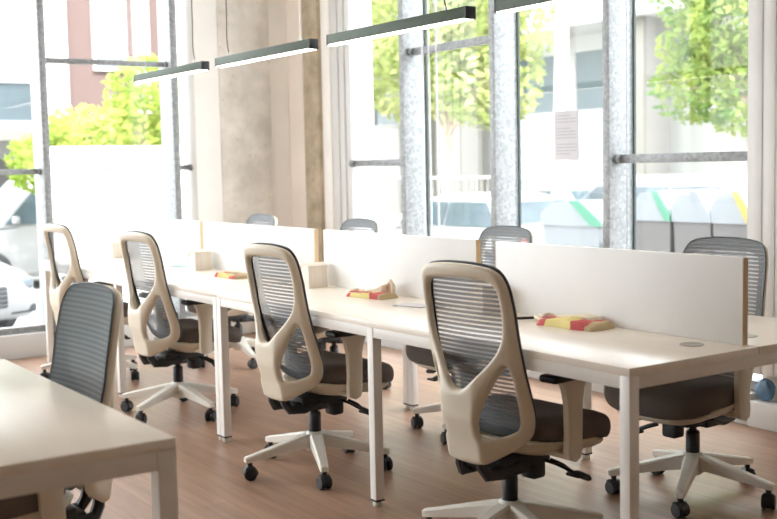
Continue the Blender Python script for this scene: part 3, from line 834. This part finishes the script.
def car(lab, loc, rz, paint, Lc=4.2, Wc=1.75, Hc=1.45, van=False, front=False):
    root = tag(empty('car', (loc[0], loc[1], GZ), rz), lab, 'car', 'cars parked outside')
    h = Wc/2; l = Lc/2
    # body: stations along x (front = +x) : x, z_low, z_top, half width
    st = [(-l, .42, .78, .72), (-l+.06, .30, .92, .9), (-l+.35, .22, 1.0 if not van else 1.1, .97), (-l*.4, .2, .98 if not van else 1.1, 1.), (0, .2, .95 if not van else 1.08, 1.), (l*.42, .2, .92 if not van else 1.05, 1.), (l*.72, .2, .84 if not van else .98, .98), (l-.22, .22, .76 if not van else .88, .93), (l-.06, .27, .68 if not van else .78, .83), (l, .36, .58, .68)]
    rings = []
    for x, z0, z1, w in st:
        hw = h*w; zm = z0+(z1-z0)*.55
        rings.append([(x, -hw*.92, z0), (x, -hw, z0+.08), (x, -hw, zm), (x, -hw*.95, z1-.06), (x, -hw*.82, z1), (x, 0, z1+.025), (x, hw*.82, z1), (x, hw*.95, z1-.06), (x, hw, zm), (x, hw, z0+.08), (x, hw*.92, z0)])
    b = MB().loft(rings)
    # roof shell
    zr = Hc
    if van: gh = [(-l+.10, 1.05, .90), (-l+.22, zr-.08, .82), (-l+.6, zr, .80), (l*.05, zr, .80), (l*.30, zr-.07, .80), (l*.56, 1.06, .92)]
    else: gh = [(-l+.25, .95, .92), (-l+.75, zr-.10, .76), (-l*.35, zr, .74), (l*.05, zr-.01, .74), (l*.22, zr-.09, .76), (l*.56, .90, .92)]
    zb = 1.0 if van else .88
    rings = []
    for x, z, w in gh:
        rings.append([(x, -h*.93, zb), (x, -h*w, max(z-.05, zb+.01)), (x, -h*w*.85, z), (x, h*w*.85, z), (x, h*w, max(z-.05, zb+.01)), (x, h*.93, zb)])
    b.loft(rings)
    body = b.build('body', paint, root, 40)
    # side windows and windscreens as glazed panels standing just proud of the shell
    def pane(pts, nm='window'):
        P = [Vector(p) for p in pts]; nrm = (P[1]-P[0]).cross(P[2]-P[0]).normalized()*.012
        MB().add([p-nrm for p in P]+[p+nrm for p in P], [tuple(range(len(P)))[::-1], tuple(range(len(P), 2*len(P)))]+[(i, (i+1) % len(P), len(P)+(i+1) % len(P), len(P)+i) for i in range(len(P))]).build(nm, E['carglass'], root, 0)
    zt = zr-.13; wt = h*(.79 if not van else .83); wb = h*.935
    for s in (-1, 1):
        if van: quads = [((l*.52, zb+.05), (l*.27, zt), (l*.02, zt), (l*.02, zb+.05)), ((-l*.02, zb+.05), (-l*.02, zt), (-l*.42, zt), (-l*.42, zb+.05)), ((-l*.46, zb+.05), (-l*.46, zt), (-l*.85, zt), (-l*.90, zb+.05))]
        else: quads = [((l*.47, zb+.06), (l*.20, zt), (-l*.08, zt), (-l*.08, zb+.06)), ((-l*.11, zb+.06), (-l*.11, zt), (-l*.52, zt), (-l*.68, zb+.06))]
        for q in quads:
            pane([(x, s*(wb+(wt-wb)*((z-zb)/(zt-zb)))+s*.008, z) for x, z in q])
        mr = MB().box((l*.46, s*(h+.08), zb+.12), (.10, .16, .12), .03).build('mirror', paint, root)
    x0, z0, x1, z1 = (gh[-1][0]-.02, zb+.03, gh[-2][0], gh[-2][1]-.03)
    pane([(x0+.01, -h*.82, z0+.03), (x0+.01, h*.82, z0+.03), (x1+.02, h*.70, z1+.0), (x1+.02, -h*.70, z1+.0)], 'windscreen')
    pane([(gh[0][0]-.01, h*.8, zb+.06), (gh[0][0]-.01, -h*.8, zb+.06), (gh[1][0]-.02, -h*.66, gh[1][1]-.03), (gh[1][0]-.02, h*.66, gh[1][1]-.03)], 'rear_window')
    for sx in (l*.62, -l*.60):
        for s in (-1, 1):
            w = MB().lathe([(.20, -.1), (.30, -.1), (.325, -.07), (.325, .07), (.30, .1), (.20, .1)], (sx, s*(h-.09), .325), 24, 'y').build('wheel', E['tyre'], root)
            MB().lathe([(.02, s*.095), (.20, s*.098), (.205, s*.105), (.05, s*.112)], (sx, s*(h-.09), .325), 16, 'y').build('hubcap', E['hub'], w)
    for s in (-1, 1):
        rings = []
        MB().box((l-.12, s*h*.60, .63 if not van else .74), (.16, h*.40, .14), .04, 3, Matrix.Rotation(-s*.28, 3, 'Z')).build('headlight', E['lamp'], root)
        MB().box((-l+.07, s*h*.78, .74), (.08, h*.28, .15), .02).build('tail_light', E['red'], root)
    gr = MB().box((l-.015, 0, .50), (.06, .62, .24), .02).build('grille', E['tyre'], root)
    bars = MB()
    for k in range(4): bars.box((l+.016, 0, .42+k*.05), (.012, .58, .010))
    bars.build('grille_bars', E['hub'], gr)
    for s in (-1, 1): MB().box((l-.055, s*h*.62, .34), (.06, h*.40, .09), .015).build('air_intake', E['tyre'], root)
    return root

# west side of the street
struct(MB().bx((-12.25, 2.18, GZ), (-12.0, 6.6, 1.68)), 'boundary_wall', E['white'])
car('white car with its grille and headlight facing the left window', (-11.9, -.12, 0), R(25), E['carwhite'], 4.2, 1.8, 1.42)
car('tall white van parked side on behind the white car', (-16.4, 3.75, 0), R(-90), E['carwhite'], 4.6, 1.85, 1.80, van=True)
mb_ = tag(MB().box((-11.97, 2.93, 1.46), (.06, .17, .2), .01).build('meter_box', E['lid']), 'small pale grey box fixed on the white boundary wall outside', 'box')
tree('leafy_tree', 'lime green bushy tree above the white wall outside the left window', (-14.0, 4.1, GZ), 1.9,
     [(0, .2, 2.35, .85), (0, -.75, 2.2, .75), (.1, 1.0, 2.3, .8), (0, .3, 3.0, .7), (0, 1.6, 2.4, .7), (-.2, -1.3, 2.0, .55)], 5200, .085, E['leaf_lime'], E['bark'], .1, 2)
tree('leafy_tree', 'small lime green bush seen left of the leftmost mullion', (-19.0, 4.1, GZ), 1.5,
     [(0, .2, 2.2, .45), (0, .6, 2.45, .45)], 700, .12, E['leaf_lime'], E['bark'], .06, 5)

def building(name, lab, wall_lo, wall_hi, mat, windows, axis, glass, bands=()):
    root = tag(empty(name, ((wall_lo[0]+wall_hi[0])/2, (wall_lo[1]+wall_hi[1])/2, GZ)), lab, 'building', None)
    off = Vector(root.location)
    MB().bx(Vector(wall_lo)-off, Vector(wall_hi)-off).build('wall', mat, root, 0)
    for lo, hi in windows:
        f = MB(); lo_, hi_ = Vector(lo)-off, Vector(hi)-off
        w = MB().bx(lo_, hi_).build('window', glass, root, 0)
        e = .05; fr = MB()
        if axis == 'x':
            x = hi_.x
            for a, b in (((lo_.y-e, lo_.z-e), (hi_.y+e, lo_.z)), ((lo_.y-e, hi_.z), (hi_.y+e, hi_.z+e)), ((lo_.y-e, lo_.z), (lo_.y, hi_.z)), ((hi_.y, lo_.z), (hi_.y+e, hi_.z))):
                fr.bx((x-.05, a[0], a[1]), (x+.06, b[0], b[1]))
        else:
            y = lo_.y
            for a, b in (((lo_.x-e, lo_.z-e), (hi_.x+e, lo_.z)), ((lo_.x-e, hi_.z), (hi_.x+e, hi_.z+e)), ((lo_.x-e, lo_.z), (lo_.x, hi_.z)), ((hi_.x, lo_.z), (hi_.x+e, hi_.z))):
                fr.bx((a[0], y-.06, a[1]), (b[0], y+.05, b[1]))
        fr.build('window_frame', E['white'], w, 0)
    for nm, lo, hi, m in bands:
        MB().bx(Vector(lo)-off, Vector(hi)-off).build(nm, m, root, 0)
    return root
# rose building behind the lime tree
XB = -20.
def sy(u): return None
building('apartment_building', 'rose coloured building with pale windows behind the lime tree', (XB-1.0, 5.15, GZ), (XB, 9.4, 14), E['pink'],
         [((XB-.05, 5.75, 3.45), (XB+.04, 6.35, 5.6)), ((XB-.05, 6.62, 2.6), (XB+.04, 6.85, 5.6)), ((XB-.05, 8.8, 2.4), (XB+.04, 9.3, 5.6))], 'x', E['pale_glass'],
         [('corner_pilaster', (XB-.2, 4.75, GZ), (XB+.12, 5.15, 14), E['white']), ('ledge', (XB-.1, 5.2, 6.3), (XB+.2, 9.4, 6.5), E['white'])])
building('office_building', 'pale building with a blue glazed band at the far left of the view', (-36, -4, GZ), (-28, 9.0, 14), E['white'],
         [((-28.05, -3.5, 2.75), (-27.96, 8.6, 3.75))], 'x', E['pale_glass'],
         [('canopy', (-28, -4, 2.2), (-26.8, 9.0, 2.45), E['cream']), ('fence_panel', (-27.5, 3.0, GZ), (-27.4, 7.6, 1.75), E['bin'])])

# north side of the street
def container(lab, x, y, rz, stripe, w=.62, d=1.0, hgt=1.52):
    root = tag(empty('waste_container', (x, y, GZ), rz), lab, 'waste container', 'waste containers on the street')
    MB().loft([[(-w*.44, -d*.46, .06), (w*.44, -d*.46, .06), (w*.44, d*.46, .06), (-w*.44, d*.46, .06)], [(-w*.5, -d*.5, hgt*.79), (w*.5, -d*.5, hgt*.79), (w*.5, d*.5, hgt*.79), (-w*.5, d*.5, hgt*.79)]]).build('body', E['bin'], root, 20)
    MB().prism([(-w*.52, hgt*.79), (w*.52, hgt*.79), (w*.52, hgt*.82), (w*.16, hgt*.985), (w*.02, hgt), (-w*.30, hgt*.985), (-w*.52, hgt*.90)], 'y', -d*.52, d*.52).build('lid', E['lid'], root, 20)
    for yy in (-d*.52-.012, d*.52-.012):
        MB().prism([(w*.54, hgt*.79), (w*.54, hgt*.835), (w*.18, hgt*1.0), (w*.0, hgt*1.005), (w*.38, hgt*.80)], 'y', yy, yy+.024).build('edge_stripe', stripe, root, 20)
    MB().bx((-w*.1, -d*.5-.015, hgt*.40), (w*.15, -d*.5+.0, hgt*.52)).build('label_plate', E['lid'], root, 0)
    for sx in (-1, 1):
        for s_ in (-1, 1): MB().lathe([(.03, -.02), (.06, -.02), (.06, .02), (.03, .02)], (sx*w*.36, s_*d*.38, .06), 14, 'x').build('wheel', E['tyre'], root)
    return root
container('grey waste container with a green lid edge, leftmost of the three outside the right pane', -6.0, 7.2, 0, E['green'], .5)
container('grey waste container with a pale lid, middle of the three outside the right pane', -5.46, 7.2, 0, E['lid'], .48)
container('grey waste container with a yellow lid edge beside the right pillar', -4.95, 7.2, 0, E['yellow'], .48)
rc = container('large pale recycling container with a green sloping edge outside the middle pane', -7.25, 7.2, 0, E['green'], .93, 1.0, 1.40)
for ch in rc.children:
    if ch.name.startswith('body'): ch.data = ch.data.copy(); ch.data.materials[0] = E['lid']
car('white hatchback with blue tinted windows seen below the street tree', (-11.3, 8.6, 0), R(180), E['carwhite'], 4.1, 1.75, 1.42)
car('white car half hidden left of the recycling container', (-14.2, 12.6, 0), R(180), E['carwhite'], 4.2, 1.75, 1.45)
car('pale silver car showing its roof behind the waste containers', (-10.0, 11.2, 0), R(180), E['carsilver'], 4.2, 1.75, 1.58, van=True)
tree('street_tree', 'leafy street tree behind the second pane with a bare brown trunk', (-14.3, 10.35, GZ), 2.6,
     [(0, 0, 3.7, 1.2), (1.2, 0, 3.3, 1.0), (-1.3, .2, 3.6, 1.1), (.6, .2, 4.8, 1.1), (-.6, 0, 5.0, 1.2), (1.7, .3, 4.3, .8), (0, 0, 6.0, 1.2)], 9000, .105, E['leaf_mid'], E['bark'], .11, 11)
tree('street_tree', 'hazy street tree behind the leftmost north pane beside the white frame', (-23.5, 13.2, GZ), 2.9,
     [(0, 0, 4.2, 1.5), (1.3, 0, 4.6, 1.4), (-1.4, 0, 4.4, 1.5), (0, 0, 6.0, 1.6), (1.4, 0, 6.6, 1.4), (-1, 0, 7.2, 1.5), (2.3, 0, 5.6, 1.2)], 8000, .13, E['leaf_mid'], E['bark'], .16, 12)
tree('street_tree', 'green street tree with low branches behind the rightmost pane', (-6.15, 9.0, GZ), 2.6,
     [(-1.15, -.1, 2.75, .55), (-1.2, 0, 3.3, .5), (-1.3, 0, 4.0, .55), (-.6, 0, 2.75, .7), (.1, 0, 2.6, .75), (-.9, .1, 3.4, .6), (-.2, 0, 3.6, .9), (.5, .2, 3.3, .9), (-.5, 0, 4.4, .9), (.5, 0, 4.6, 1.0)], 9000, .07, E['leaf_deep'], E['bark'], .12, 13)
tree('street_tree', 'pale slender tree trunk standing in front of the building with columns', (-11.0, 10.0, GZ), 5.6,
     [(0, 0, 6.6, 1.2), (.8, 0, 7.2, 1.1), (-.8, 0, 7.1, 1.1)], 1500, .18, E['leaf_mid'], E['palebark'], .12, 14, .25)
YB = 17.
wins = []
for x in (-29.5, -26.5, -20.6, -17.7, -14.2, -11.6):
    wins.append(((x, YB-.04, 2.6), (x+2.2, YB+.05, 4.0)))
cols = [('column', (x, YB-1.3, GZ), (x+.8, YB-.5, 4.4), E['cream']) for x in (-31, -23.5, -21.6, -15.2, -12.6, -8)]
building('office_building', 'pale office building with round columns of cream and glazed upper floor across the street', (-34, YB, GZ), (-6, YB+5, 12), E['white'], wins, 'y', E['pale_glass'],
         cols + [('fascia', (-34, YB-1.6, 4.4), (-6, YB, 5.0), E['white']), ('glazed_band', (-34, YB-.9, 5.3), (-6, YB-.8, 7.6), E['pale_glass'])])
fn = tag(empty('railing', (-18, 15.0, GZ)), 'white railing with upright bars in front of the columned building', 'railing')
MB().bx((-8, -.05, 0), (8, .05, .55)).bx((-8, -.03, 1.5), (8, .03, 1.56)).build('rail', E['white'], fn)
bars = MB()
for k in range(80): bars.bx((-8+k*.2, -.015, .55), (-8+k*.2+.04, .015, 1.5))
bars.build('bars', E['cream'], fn)['kind'] = 'stuff'
tag(MB().box((-11.55, YB-1.32, 1.9), (.28, .12, .2), .01).build('intercom_box', E['bin']), 'small grey box on a column right of the paper notice', 'box')

# ------------------------------------------------------------------ light
w = bpy.data.worlds.new('World'); SC.world = w; w.use_nodes = True
bg = w.node_tree.nodes['Background']
bg.inputs['Color'].default_value = (.91, .965, 1.0, 1); bg.inputs['Strength'].default_value = 2.6
sun = bpy.data.lights.new('sun', 'SUN'); sun.energy = 2.6; sun.angle = R(1.5); sun.color = (1, .95, .88)
so = bpy.data.objects.new('sun', sun); COL.objects.link(so)
d = Vector((-.75, .02, -.66)).normalized()
so.rotation_euler = d.to_track_quat('-Z', 'Y').to_euler()
def portal(name, loc, rot, sx, sy_):
    l = bpy.data.lights.new(name, 'AREA'); l.shape = 'RECTANGLE'; l.size = sx; l.size_y = sy_
    l.cycles.is_portal = True
    o = bpy.data.objects.new(name, l); COL.objects.link(o); o.location = loc; o.rotation_euler = rot
portal('portal_west', (XW-.26, (YS+1.385)/2, HC/2+.1), (0, R(-90), 0), HC-.25, 1.385-YS)
portal('portal_south', ((XW-4.2)/2, YS-.15, 1.8), (R(90), 0, 0), 1.7, 2.6)
portal('portal_north', ((-4.985-1.325)/2, 2.42, HC/2+.1), (R(-90), 0, 0), 3.66, HC-.25)

# ------------------------------------------------------------------ camera
cam = bpy.data.cameras.new('camera'); co = bpy.data.objects.new('camera', cam); COL.objects.link(co)
cam.sensor_width = 36; cam.sensor_fit = 'HORIZONTAL'; cam.lens = 1116.1557*36/777
yaw, pitch, roll = .9699, -.0830, -.0207
f_ = Vector((-math.sin(yaw)*math.cos(pitch), math.cos(yaw)*math.cos(pitch), math.sin(pitch)))
r_ = Vector((math.cos(yaw), math.sin(yaw), 0)); u_ = r_.cross(f_)
c, s = math.cos(roll), math.sin(roll)
r2 = r_*c+u_*s; u2 = -r_*s+u_*c
mat = Matrix((( r2.x, u2.x, -f_.x), (r2.y, u2.y, -f_.y), (r2.z, u2.z, -f_.z))).to_4x4()
mat.translation = Vector((2.2368, -2.369, 1.3356))
co.matrix_world = mat
cam.clip_start = .05; cam.clip_end = 200
cam.dof.use_dof = True; cam.dof.focus_distance = 4.4; cam.dof.aperture_fstop = 3.2
SC.camera = co
SC.view_settings.view_transform = 'Standard'; SC.view_settings.look = 'None'
SC.view_settings.gamma = 1; SC.view_settings.use_curve_mapping = False
SC.view_settings.exposure = 1.78
SC.cycles.max_bounces = 10; SC.cycles.diffuse_bounces = 6; SC.cycles.glossy_bounces = 4
SC.cycles.transparent_max_bounces = 24; SC.cycles.transmission_bounces = 4
SC.cycles.use_denoising = True
SC.cycles.sample_clamp_indirect = 8
